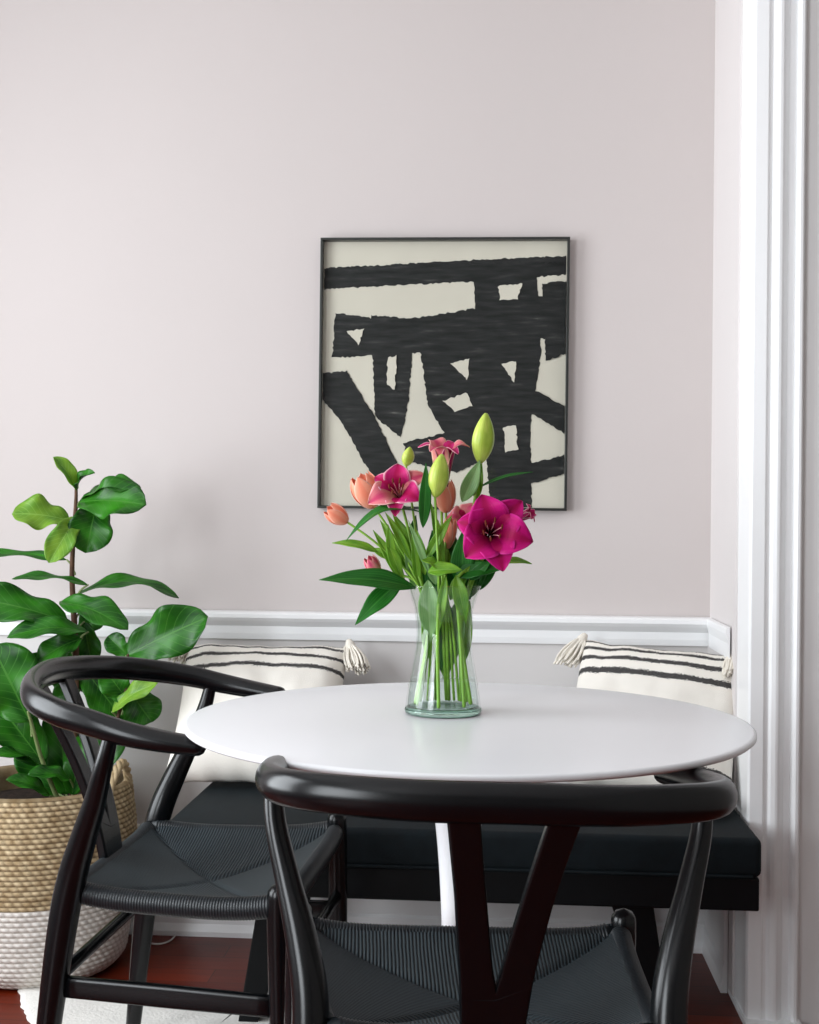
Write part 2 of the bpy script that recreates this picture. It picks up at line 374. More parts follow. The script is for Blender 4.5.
mb = MB(); extrude_profile(mb, [(o * .5, h) for o, h in BASE], (XR - .002, YW - .03, 0), (XR - .002, YP + .176, 0), (-1, 0, 0)); struct(mb.build('baseboard_right', M['trim'], smooth=False))
# door casing: a moulded post at the end of the side wall
XC = Uy(735, 500, YP + .175).x
print('XR XC', XR, XC)
prof = [(XC, YP + .175), (XC, YP + .012), (XC + .004, YP + .004), (XC + .030, YP), (XC + .034, YP + .003), (XC + .040, YP + .004), (XC + .046, YP - .002),
        (XC + .054, YP - .005), (XC + .060, YP - .005), (XC + .064, YP - .001), (XC + .070, YP + .004), (XC + .074, YP + .010), (XC + .088, YP + .012),
        (XC + .091, YP - .002), (XC + .096, YP - .006), (XC + .102, YP - .006), (XC + .105, YP - .002), (XC + .106, YP + .175)]
mb = MB(); n = len(prof); vs = [(x, y, z) for z in (0, ZC) for x, y in prof]
mb.add(vs, [(i, (i + 1) % n, n + (i + 1) % n, n + i) for i in range(n)] + [list(range(n))[::-1], list(range(n, 2 * n))])
struct(mb.build('trim_5', M['trim'], smooth=False, bevel=.0015, segs=2), 'moulded white door casing at the right')
mb = MB(); mb.box((XC - .006, YP - .022, 0), (XC + .112, YP + .175, .012)); mb.box((XC + .070, YP - .002, 2.20), (XC + .088, YP + .02, 2.32))
struct(mb.build('trim_6', M['trim'], smooth=False, bevel=.002, segs=2))
mb = MB(); mb.box((XC + .105, YP + .01, 0), (XC + 1.2, YP + .12, ZC)); struct(mb.build('wall_front', M['grey_wall'], smooth=False), 'pale grey wall beyond the door casing')
mb = MB(); mb.box((XL - .1, YB, -.05), (XC + 1.2, YW + .1, 0)); struct(mb.build('floor', M['floor'], smooth=False), 'glossy red-brown wooden floorboards')
mb = MB(); mb.box((XL - .1, YB, ZC), (XC + 1.2, YW + .1, ZC + .05)); struct(mb.build('ceiling', M['ceiling'], smooth=False))
mb = MB(); mb.box((XL - .1, YB - .1, 0), (XC + 1.2, YB, ZC)); struct(mb.build('wall_rear', M['rearwall'], smooth=False))
mb = MB(); mb.box((XC + 1.1, YB, 0), (XC + 1.2, YP, ZC)); struct(mb.build('wall_right_far', M['rearwall'], smooth=False))
# left wall with two window openings, the second added for fill light
WY0, WY1, WZ0, WZ1 = 1.0, 2.35, .45, 2.30
FILLY0, FILLY1 = -1.7, .1  # added opening, placed to light the chairs from the left
mb = MB()
for a, b in ((YB, FILLY0), (FILLY1, WY0), (WY1, YW)): mb.box((XL - .12, a, 0), (XL, b, ZC))
for a, b in ((FILLY0, FILLY1), (WY0, WY1)): mb.box((XL - .12, a, 0), (XL, b, WZ0)); mb.box((XL - .12, a, WZ1), (XL, b, ZC))
struct(mb.build('wall_left', M['wall'], smooth=False))
for k, (a0, a1) in enumerate(((WY0, WY1), (FILLY0, FILLY1))):
    mb = MB()
    for a, b in (((a0, WZ0), (a1, WZ0 + .05)), ((a0, WZ1 - .05), (a1, WZ1)), ((a0, WZ0), (a0 + .05, WZ1)), ((a1 - .05, WZ0), (a1, WZ1)), ((a0, 1.53), (a1, 1.57))):
        mb.box((XL - .09, a[0], a[1]), (XL - .04, b[0], b[1]))
    struct(mb.build('window_%d' % (k + 1), M['trim'], smooth=False))  # the second frame belongs to the added fill opening
# ------------------------------------------------------------------ wishbone chairs
def make_chair(label, loc, rotz, zb=.745, yb=-.08, group='black wishbone chairs at the table', tilt=0, lean=0, ex=.85, slim=0, rounder=False):
    t = thing('wishbone_chair', label, 'chair', loc, rotz, group); B = M['black']
    t.rotation_euler = (0, tilt, rotz)
    zz = lambda y: .703 + (zb - .703) * ((.262 - y) / (.262 - yb)) ** ex
    half = [(.262, .262, zz(.262), .0215, .0130), (.270, .215, zz(.215), .0215, .0160), (.277, .14, zz(.14), .0195, .0195), (.277, .06, zz(.06), .0178, .0210),
            (.256, .000, zz(0), .0172, .0218), (.205, -.042 if yb < -.06 else yb * .6, zz(-.04), .0172, .0225), (.11, yb * .93, zb - .001, .0172, .0232), (0, yb, zb, .0172, .0235)]
    if rounder:
        half = [(.266, .268, .695, .0215, .0150), (.272, .215, .702, .0215, .0170), (.273, .155, .712, .0195, .0195), (.264, .092, .726, .0180, .0210), (.241, .026, .738, .0175, .0220),
                (.190, -.034, .750, .0172, .0225), (.102, -.074, .760, .0172, .0230), (0, -.088, .765, .0172, .0235)]
    half = [(x - slim * math.sin(PI * min(1, i / 7)), y, z, a, b) for i, (x, y, z, a, b) in enumerate(half)]
    full = [(-x, y, z, a, b) for x, y, z, a, b in half] + [p for p in reversed(half[:-1])]
    mb = MB(); sweep(mb, cat(full, 10), 20); mb.build('top_rail', B, t)
    for s in (-1, 1):
        mb = MB()
        pts = [(s * .228, -.016, .0, .0135, .0135), (s * .221, .008, .22, .0190, .0200), (s * .214, .029, .39, .0220, .0240), (s * .215, .046, .47, .0220, .0240),
               (s * .229, .070, .535, .0195, .0215), (s * .249, .096, .598, .0160, .018), (s * .267, .117, .660, .0135, .0145), (s * ((.269 if rounder else .277) - slim), .130, (.716 if rounder else zz(.13)) - .006, .0120, .0120)]
        sweep(mb, cat(pts, 6), 16, up=(0, 1, 0)); mb.build('rear_leg', B, t)
    for s in (-1, 1):
        mb = MB()
        pts = [(s * .232, .402, .0, .0125, .0125), (s * .236, .397, .20, .017, .017), (s * .238, .393, .40, .0195, .0195), (s * .238, .392, .461, .0185, .0185)]
        sweep(mb, cat(pts, 5), 18, up=(0, 1, 0)); mb.build('front_leg', B, t)
    # forked back splat, cut from a board that leans back from the rear seat rail to the top rail
    out = [(-.036, 0), (-.043, .09), (-.052, .20), (-.064, .31), (-.030, .31), (-.017, .20), (-.006, .11), (0, .092), (.006, .11), (.017, .20), (.030, .31), (.064, .31), (.052, .20), (.043, .09), (.036, 0)]
    z0 = .415; zt = zb - .008; k = (zt - z0) / .31; th = .009
    def bend(x, h, o):
        u = h / .31; y = .030 + (yb - .030) * (u ** 1.25) + .010 * math.sin(PI * u)
        return (x + lean * u, y + o, z0 + h * k)
    rows = []
    for i in range(19):
        h = .31 * i / 18
        def wid(h):
            hs = [0, .09, .20, .31]; ws = [.036, .043, .057, .076]
            for a in range(3):
                if h <= hs[a + 1] + 1e-9:
                    q = (h - hs[a]) / (hs[a + 1] - hs[a]); return ws[a] + (ws[a + 1] - ws[a]) * q
        def inn(h):
            if h < .095: return 0
            q = (h - .095) / .215; return .003 + .036 * q
        rows.append((h, wid(h), inn(h)))
    mb = MB()
    for s in (-1, 1):
        vs = []; fs = []
        for h, w, i_ in rows:
            for x in (s * i_, s * w):
                vs.append(bend(x, h, -th)); vs.append(bend(x, h, th))
        for r in range(len(rows) - 1):
            a = r * 4; b = a + 4
            q = [(a, a + 2, b + 2, b), (a + 1, b + 1, b + 3, a + 3), (a + 2, a + 3, b + 3, b + 2)]
            if rows[r + 1][2] > 0: q.append((a, b, b + 1, a + 1))
            fs += [f if s > 0 else f[::-1] for f in q]
        a = (len(rows) - 1) * 4; fs.append((0, 1, 3, 2)); fs.append((a, a + 2, a + 3, a + 1))
        mb.add(vs, fs)
    o = mb.build('back_splat', B, t, smooth=False)
    bm = bmesh.new(); bm.from_mesh(o.data); bmesh.ops.remove_doubles(bm, verts=bm.verts, dist=1e-5); bmesh.ops.recalc_face_normals(bm, faces=bm.faces); bm.to_mesh(o.data); bm.free()
    md = o.modifiers.new('bevel', 'BEVEL'); md.width = .004; md.segments = 3; md.limit_method = 'ANGLE'; md.angle_limit = math.radians(50)
    # woven cord seat: envelope pattern of four triangles, wrapped round four rails
    rx, fx, ry, fy = .198, .232, .030, .392
    def edge(u, v):   # u across -1..1, v 0 rear .. 1 front
        y = ry + (fy - ry) * v; x = (rx + (fx - rx) * v) * u
        dcorner = max(abs(u), abs(2 * v - 1))
        dip = .042 * (1 - dcorner ** 2)
        corner = .014 * (abs(u) ** 6) * (abs(2 * v - 1) ** 3)
        crease = -.007 * math.exp(-((abs(u) - abs(2 * v - 1)) / .035) ** 2) * (1 - .0 * dcorner)
        z = .447 - dip + corner * (.9 if v < .5 else 1.0) + crease
        return (x, y, z)
    G = 64; vs = []; mb = MB()
    for j in range(G + 1):
        for i in range(G + 1): vs.append(edge(-1 + 2 * i / G, j / G))
    o0 = mb.add(vs, [])
    for j in range(G):
        for i in range(G):
            u = abs(-1 + 2 * (i + .5) / G); v = abs(2 * (j + .5) / G - 1)
            mb.f.append([j * (G + 1) + i, j * (G + 1) + i + 1, (j + 1) * (G + 1) + i + 1, (j + 1) * (G + 1) + i]); mb.m.append(1 if u > v else 0)
    vs2 = [(x, y, z - .014) for x, y, z in vs]; o1 = mb.add(vs2, [])
    for j in range(G):
        for i in range(G):
            u = abs(-1 + 2 * (i + .5) / G); v = abs(2 * (j + .5) / G - 1)
            a = o1 + j * (G + 1) + i; mb.f.append([a, a + G + 1, a + G + 2, a + 1]); mb.m.append(1 if u > v else 0)
    mb.build('seat', [M['cordx'], M['cordy']], t)
    # cord wrapped round each rail as real ribs
    corners = [Vector(edge(-1, 0)), Vector(edge(1, 0)), Vector(edge(1, 1)), Vector(edge(-1, 1))]
    for a, b, (uv0, uv1) in ((0, 1, ((-1, 0), (1, 0))), (1, 2, ((1, 0), (1, 1))), (2, 3, ((1, 1), (-1, 1))), (3, 0, ((-1, 1), (-1, 0)))):
        nst = int((corners[a] - corners[b]).length / .0052); path = []
        for q in range(nst * 4 + 1):
            f = .035 + .93 * q / (nst * 4)
            p = Vector(edge(uv0[0] + (uv1[0] - uv0[0]) * f, uv0[1] + (uv1[1] - uv0[1]) * f)); p.z -= .0180
            r = .0008 + .0155 + .0016 * abs(math.sin(PI * q / 4))
            path.append((p.x, p.y, p.z, r * .95, r * 1.05))
        mb = MB(); sweep(mb, path, 16); mb.build('wrapped_seat_rail', M['cordplain'], t)
    # stretchers
    for s in (-1, 1):
        mb = MB()
        p0 = Vector((s * .214, .020, .288)); p1 = Vector((s * .236, .396, .284)); d = (p1 - p0)
        sweep(mb, [(*(p0 + d * q), .008, .018 - .002 * abs(q - .5)) for q in (0, .1, .3, .5, .7, .9, 1)], 16, sq=.45, cap=False); mb.build('side_stretcher', B, t)
    mb = MB(); sweep(mb, [(x, .395, .315, .010, .012) for x in (-.236, -.12, 0, .12, .236)], 14, cap=False); mb.build('front_stretcher', B, t)
    mb = MB(); sweep(mb, [(x, .019, .30, .010, .012) for x in (-.214, -.1, 0, .1, .214)], 14, cap=False); mb.build('rear_stretcher', B, t)
    return t
PA = cw(.1047, 1.4458); PB = cw(-.5546, 2.2491)
PA += cw(-.014, .0, .006)
make_chair('black wishbone chair in front, its back to the viewer, arms under the white table', PA, YAW + math.radians(3), lean=.002, slim=.005, tilt=math.radians(1.7), zb=.735)
make_chair('black wishbone chair on the left, seen from its side, beside the plant basket', PB + Vector((0, 0, .004)), YAW + math.radians(-97.6), zb=.765, yb=-.088, ex=1.6, rounder=True, slim=.0005, tilt=math.radians(.8))
# ------------------------------------------------------------------ table
TC = cw(.0921, 1.943); TR = .4333
t = thing('pedestal_table', 'round white pedestal table holding the glass vase', 'table', (TC.x, TC.y, 0))
mb = MB(); pr = [(.0001, .742), (.2, .742), (TR - .006, .742), (TR - .002, .7412), (TR, .7390), (TR, .7345), (TR - .003, .7318), (TR - .022, .7285), (TR - .05, .7275), (.0001, .7275)]
lathe(mb, pr, n=160); mb.build('tabletop', M['table'], t)
mb = MB(); pr = [(.0001, .7275), (.125, .7275), (.122, .7235), (.085, .712), (.058, .68), (.042, .62), (.032, .54), (.026, .45), (.0245, .38), (.027, .28), (.036, .18), (.056, .10), (.10, .048), (.17, .022), (.235, .012), (.245, .006), (.245, 0), (.0001, 0)]
pr = [tuple(p) for p in pr]
lathe(mb, [pr[0], pr[1]] + cat(pr[2:15], 4) + pr[15:], c=(cw(-.012, 0).x, 0, 0), n=64); mb.build('pedestal', M['tablebase'], t)
# ------------------------------------------------------------------ bench
def rbox(mb, a, b, mi=0): mb.box(a, b, mi)
bx1 = XC - .002; bx0 = Ud(157, 830, 2.5).x; by0 = Uz(560, 834, .428).y; by1 = YW - .04
t = thing('daybed_bench', 'low black cushioned bench against the wall behind the table', 'bench', ((bx0 + bx1) / 2, (by0 + by1) / 2, 0))
lx0, lx1, ly0, ly1 = bx0 - t.location.x, bx1 - t.location.x, by0 - t.location.y, by1 - t.location.y
mb = MB(); G1, G2 = 40, 20
mb.box((lx0, ly0, .350), (lx1, ly1, .428)); o = mb.build('seat_cushion', M['blackfab'], t, bevel=.014, segs=5)
mb = MB(); mb.box((lx0 + .004, ly0 + .006, .284), (lx1 - .004, ly1 - .006, .3495)); mb.build('frame', M['benchframe'], t, bevel=.004, smooth=False)
mb = MB(); sweep(mb, [(lx0 + .02 + (lx1 - lx0 - .04) * i / 20, ly0 + .002, .353, .0035, .0035) for i in range(21)], 8); mb.build('piping', M['blackfab'], t)
for sx in (-1, 1):
    for yy in (ly0 + .07, ly1 - .07):
        top = .288; cx = sx * .36 - .0; mb = MB()
        cx = (Ud(627, 905, 2.6).x - t.location.x) if sx > 0 else (Ud(283, 900, 2.6).x - t.location.x)
        vs = []
        for z, off, w, d in ((0, .070, .020, .014), (top, 0, .043, .022)):
            c = cx + sx * off
            vs += [(c - w, yy - d, z), (c + w, yy - d, z), (c + w, yy + d, z), (c - w, yy + d, z)]
        mb.add(vs, [(0, 3, 2, 1), (4, 5, 6, 7), (0, 1, 5, 4), (1, 2, 6, 5), (2, 3, 7, 6), (3, 0, 4, 7)])
        mb.build('leg', M['benchframe'], t, bevel=.004, smooth=False)
# ------------------------------------------------------------------ cushions
def tassel(parent, p, length=.07, spread=.026, dirv=(0, 0, -1), n=64):
    length *= 1.25
    mb = MB(); d = Vector(dirv).normalized()
    for i in range(n):
        a = R.random() * 2 * PI; rr = spread * math.sqrt(R.random()); ln = length * R.uniform(.8, 1.05)
        side = Vector((math.cos(a), math.sin(a) * .7, R.uniform(-.3, .3))) * rr
        q = [Vector(p) + side * .25, Vector(p) + d * ln * .25 + side * .75, Vector(p) + d * ln * .65 + side * 1.1 + Vector((R.uniform(-.003, .003), 0, 0)), Vector(p) + d * ln + side * 1.2]
        sweep(mb, cat([(*v, .0028, .0028) for v in q], 3), 6)
    sweep(mb, [(*(Vector(p) - d * .008), .009, .009), (*(Vector(p) + d * .002), .013, .013), (*(Vector(p) + d * .012), .010, .010)], 10)
    return mb.build('tassel', M['tassel'], parent)
def cushion(label, mat, W, Hh, T, loc, rotx, rotz=0, roty=0, corners=(), seed=0, pinch=.06):
    t = thing('throw_pillow', label, 'cushion', loc, 0, 'striped cushions on the bench')
    t.rotation_mode = 'XYZ'
    t.rotation_euler = (rotx, roty, rotz)
    mb = MB(); G = 44
    def P(u, v, s):
        x = u * W / 2 * (1 - pinch * (1 - v * v) * abs(u) ** 3); z = v * Hh / 2 * (1 - pinch * (1 - u * u) * abs(v) ** 3)
        th = T / 2 * ((1 - u ** 4) ** .55) * ((1 - v ** 4) ** .55)
        nz = noise.noise(Vector((u * 2.3 + seed, v * 2.3, s))) * .012 + noise.noise(Vector((u * 6 + seed, v * 6, s * 3))) * .004
        th = th + nz * min(1, 3 * (1 - max(abs(u), abs(v))))
        zz = z + .006 * noise.noise(Vector((u * 4 + seed * 2, 0, 5))) * abs(v) ** 2
        return (x, s * max(th, .003), zz + Hh / 2)
    for s in (-1, 1):
        vs = []; uv = []
        for j in range(G + 1):
            for i in range(G + 1):
                u, v = -1 + 2 * i / G, -1 + 2 * j / G; u = math.sin(u * PI / 2) * .5 + u * .5; v = math.sin(v * PI / 2) * .5 + v * .5
                vs.append(P(u, v, s)); uv.append(((u + 1) / 2, (v + 1) / 2))
        fs = []
        for j in range(G):
            for i in range(G):
                a = j * (G + 1) + i; q = (a, a + 1, a + G + 2, a + G + 1); fs.append(q if s < 0 else q[::-1])
        mb.add(vs, fs, 0, uv)
    ring = []
    for i in range(G): ring.append(i)
    for j in range(G): ring.append(j * (G + 1) + G)
    for i in range(G): ring.append(G * (G + 1) + G - i)
    for j in range(G): ring.append((G - j) * (G + 1))
    o = (G + 1) ** 2
    for a, b in zip(ring, ring[1:] + ring[:1]): mb.f.append([a, b, b + o, a + o][::-1]); mb.m.append(0)
    ob = mb.build('cover', mat, t)
    for (cx, cz, ln, dv) in corners: tassel(t, (cx * W / 2, -.006 - (.045 if 0 < cx < 1 and cz > 0 else 0), Hh / 2 + cz * Hh / 2), ln, dirv=dv)
    return t
# left cushion leans back on the wall
bl = Uz(262, 788, .430); cushion('striped cream cushion at the left end of the bench, behind the left chair', M['pilA'], .405, .365, .13, (Uy(257, 700, 2.9).x, 2.825, .440), -math.radians(35), 0, 0,
        ((1, 1, .06, (.35, -.1, -1)), (-1, 1, .04, (-.3, -.1, -1)), (1, -1, .05, (.5, -.3, -.6))), 1)
cushion('striped cream cushion at the right end of the bench, tilted against the door casing', M['pilB'], .40, .365, .12, (XR - .208, 2.785, .448), -math.radians(33), -math.radians(20), math.radians(2.5),
        ((-1, 1, .06, (-.35, -.1, -1)), (.90, .93, .055, (-.05, -.10, -1)), (.93, -1, .05, (-.1, -.6, -.15))), 4)
# folded throw between the cushions
mb = MB(); p = Uz(557, 795, .43)
cx, cy = p.x, p.y + .11
vs = []; uv = []
for L_ in range(4):
    x0, x1, y0, y1 = cx - .135, cx + .125, cy - .12 + .004 * L_, cy + .10; z0 = .4295 + L_ * .0135
    G = 22; base = len(mb.v); vs = []; uvs = []
    for j in range(G + 1):
        for i in range(G + 1):
            u, v = i / G, j / G; e = min(1, 8 * min(u, 1 - u, v, 1 - v) + .25)
            z = z0 + .0125 * e + .0015 * noise.noise(Vector((u * 5, v * 5, L_)))
            vs.append((x0 + (x1 - x0) * u, y0 + (y1 - y0) * v, z)); uvs.append((u, v))
    bot = [(x, y, z0) for x, y, z in vs]
    fs = [(j * (G + 1) + i, j * (G + 1) + i + 1, (j + 1) * (G + 1) + i + 1, (j + 1) * (G + 1) + i) for j in range(G) for i in range(G)]
    o_ = (G + 1) ** 2
    fb = [tuple(k + o_ for k in f[::-1]) for f in fs]
    ring = [i for i in range(G)] + [j * (G + 1) + G for j in range(G)] + [G * (G + 1) + G - i for i in range(G)] + [(G - j) * (G + 1) for j in range(G)]
    sd = [(b, a, a + o_, b + o_) for a, b in zip(ring, ring[1:] + ring[:1])]
    mb.add(vs + bot, fs + fb + sd, 0, uvs + uvs)
tag(mb.build('throw_blanket', M['throw']), 'folded grey woven throw lying on the bench between the two cushions', 'blanket')
# ------------------------------------------------------------------ picture
TLp, BRp = Uy(319.5, 238, YW - .03), Uy(566.8, 510.5, YW - .03)
px0, px1, pz0, pz1 = TLp.x, BRp.x, BRp.z, TLp.z; PWd, PHt = px1 - px0, pz1 - pz0
t = thing('framed_picture', 'black and cream abstract painting in a thin dark frame on the wall', 'picture', ((px0 + px1) / 2, YW - .002, pz0))
t.rotation_euler = (0, math.radians(.2), 0)
hw = PWd / 2; fw = .0065; mb = MB()
for a, b in (((-hw, 0), (hw, fw)), ((-hw, PHt - fw), (hw, PHt)), ((-hw, fw), (-hw + fw, PHt - fw)), ((hw - fw, fw), (hw, PHt - fw))):
    mb.box((a[0], -.028, a[1]), (b[0], 0, b[1]))
mb.build('frame', M['frame'], t, smooth=False, bevel=.001, segs=2)
mb = MB(); mb.box((-hw + fw, -.008, fw), (hw - fw, -.003, PHt - fw)); 
def stroke(poly, mi, lvl, jit=.0035):
    pts = []
    m_ = len(poly)
    for i in range(m_):
        a, b = poly[i], poly[(i + 1) % m_]; d = math.dist(a, b); k = max(1, int(d / .009))
        for q in range(k):
            f = q / k; pts.append((a[0] + (b[0] - a[0]) * f + (R.uniform(-jit, jit)), a[1] + (b[1] - a[1]) * f + R.uniform(-jit, jit)))
    iw, ih = PWd - 2 * fw, PHt - 2 * fw
    vs = [(-iw / 2 + min(.998, max(.002, x)) * iw, -.0083 - lvl * .0003, fw + (1 - min(.998, max(.002, y))) * ih) for x, y in pts]
    mb.add(vs, [list(range(len(vs)))], mi)
dk = [  # broad dark strokes, in picture proportions (x right, y down)
    [(0, .10), (.30, .085), (.62, .07), (1, .055), (1, .125), (.66, .15), (.30, .165), (0, .18)],
    [(.05, .27), (.30, .30), (.58, .26), (1, .19), (1, .36), (.70, .38), (.40, .42), (.04, .44)],
    [(.62, .10), (.88, .11), (.90, .42), (.86, .70), (.87, 1), (.70, 1), (.67, .68), (.64, .40)],
    [(.20, .28), (.38, .29), (.36, .60), (.33, .74), (.22, .66)],
    [(.40, .38), (.68, .36), (.70, .66), (.56, .80), (.44, .62)],
    [(0, .50), (.10, .49), (.22, .66), (.34, .88), (.24, .93), (.08, .68), (0, .60)],
    [(.34, .76), (.60, .70), (.72, .80), (.56, .87), (.36, .83)],
    [(.84, .54), (1, .62), (1, .72), (.85, .64)], [(.84, .84), (1, .80), (1, .87), (.86, .91)],
    [(.90, .16), (1, .15), (1, .42), (.92, .45)],
]
for i, p in enumerate(dk): stroke(p, 1, i)
lt = [[(.10, .34), (.17, .33), (.15, .39)], [(.53, .46), (.61, .44), (.60, .52)], [(.50, .60), (.60, .57), (.62, .62), (.55, .64)], [(.74, .46), (.80, .45), (.79, .53)],
      [(.72, .17), (.82, .16), (.80, .22), (.73, .22)], [(.75, .70), (.80, .69), (.81, .78), (.76, .79)], [(.27, .44), (.31, .43), (.30, .56), (.27, .54)]]
for i, p in enumerate(lt): stroke(p, 0, 11 + i * .7, .0035)
o = mb.build('painting', [M['paper'], M['paint']], t, smooth=False)
mb = MB(); mb.box((-hw + fw, -.0225, fw), (hw - fw, -.0205, PHt - fw)); mb.build('glass_pane', M['pane'], t, smooth=False)
# ------------------------------------------------------------------ leaves, flowers
def P5(c, r): return (*c, r, r)
def leaf(parent, base, tip, w, n=(0, -1, 0), mat=None, shape='fig', sag=.0, fold=.15, wav=.04, name='leaf', G=(22, 10), twist=0, seed=None, sag_dir=None):
    base, tip = Vector(base), Vector(tip); d = tip - base; L_ = d.length; dn = d.normalized(); n = Vector(n)
    n = (n - dn * n.dot(dn)).normalized(); side = dn.cross(n).normalized(); sd = Vector(sag_dir).normalized() if sag_dir else n
    seed = R.random() * 50 if seed is None else seed; mb = MB(); vs = []; uv = []
    def prof(u):
        if shape == 'fig':
            return (math.sin(PI * min(1, u ** .75)) ** .55) * (.50 + .62 * u) * (1 - .16 * math.exp(-((u - .36) / .13) ** 2)) * .98 if 0 < u < 1 else .02
        if shape == 'lance': return max(.02, math.sin(PI * u ** .85) ** .9 * (1.08 - .25 * u))
        if shape == 'petal': return max(.05, math.sin(PI * (u ** .9) * .97 + .08) ** .75)
        return max(.03, math.sin(PI * u))
    for i in range(G[0] + 1):
        u = i / G[0]; tw = twist * u
        s2 = side * math.cos(tw) + n * math.sin(tw); n2 = n * math.cos(tw) - side * math.sin(tw)
        for j in range(G[1] + 1):
            v = -1 + 2 * j / G[1]; hw_ = w / 2 * prof(u)
            wv = wav * w * (math.sin(u * 13 + seed + v * 1.2) * abs(v) ** 1.5 + .7 * math.sin(u * 7 + seed * 2) * (v if abs(v) > .3 else 0))
            p = base + d * u + sd * (sag * L_ * math.sin(PI * u)) + s2 * (hw_ * v) + n2 * (fold * hw_ * abs(v) + wv * min(1, 4 * u * (1 - u) + .2))
            vs.append(p); uv.append((u, (v + 1) / 2))
    m_ = G[1] + 1
    fs = [(i * m_ + j, i * m_ + j + 1, (i + 1) * m_ + j + 1, (i + 1) * m_ + j) for i in range(G[0]) for j in range(G[1])]
    mb.add(vs, fs, 0, uv); return mb.build(name, mat, parent, solid=.0009)
def tube(parent, pts, r0, r1, mat, name, n=8, k=6):
    m_ = len(pts); q = [(*p, r0 + (r1 - r0) * i / (m_ - 1), r0 + (r1 - r0) * i / (m_ - 1)) for i, p in enumerate(pts)]
    mb = MB(); sweep(mb, cat(q, k), n, up=(0.13, 1, .05)); return mb.build(name, mat, parent)
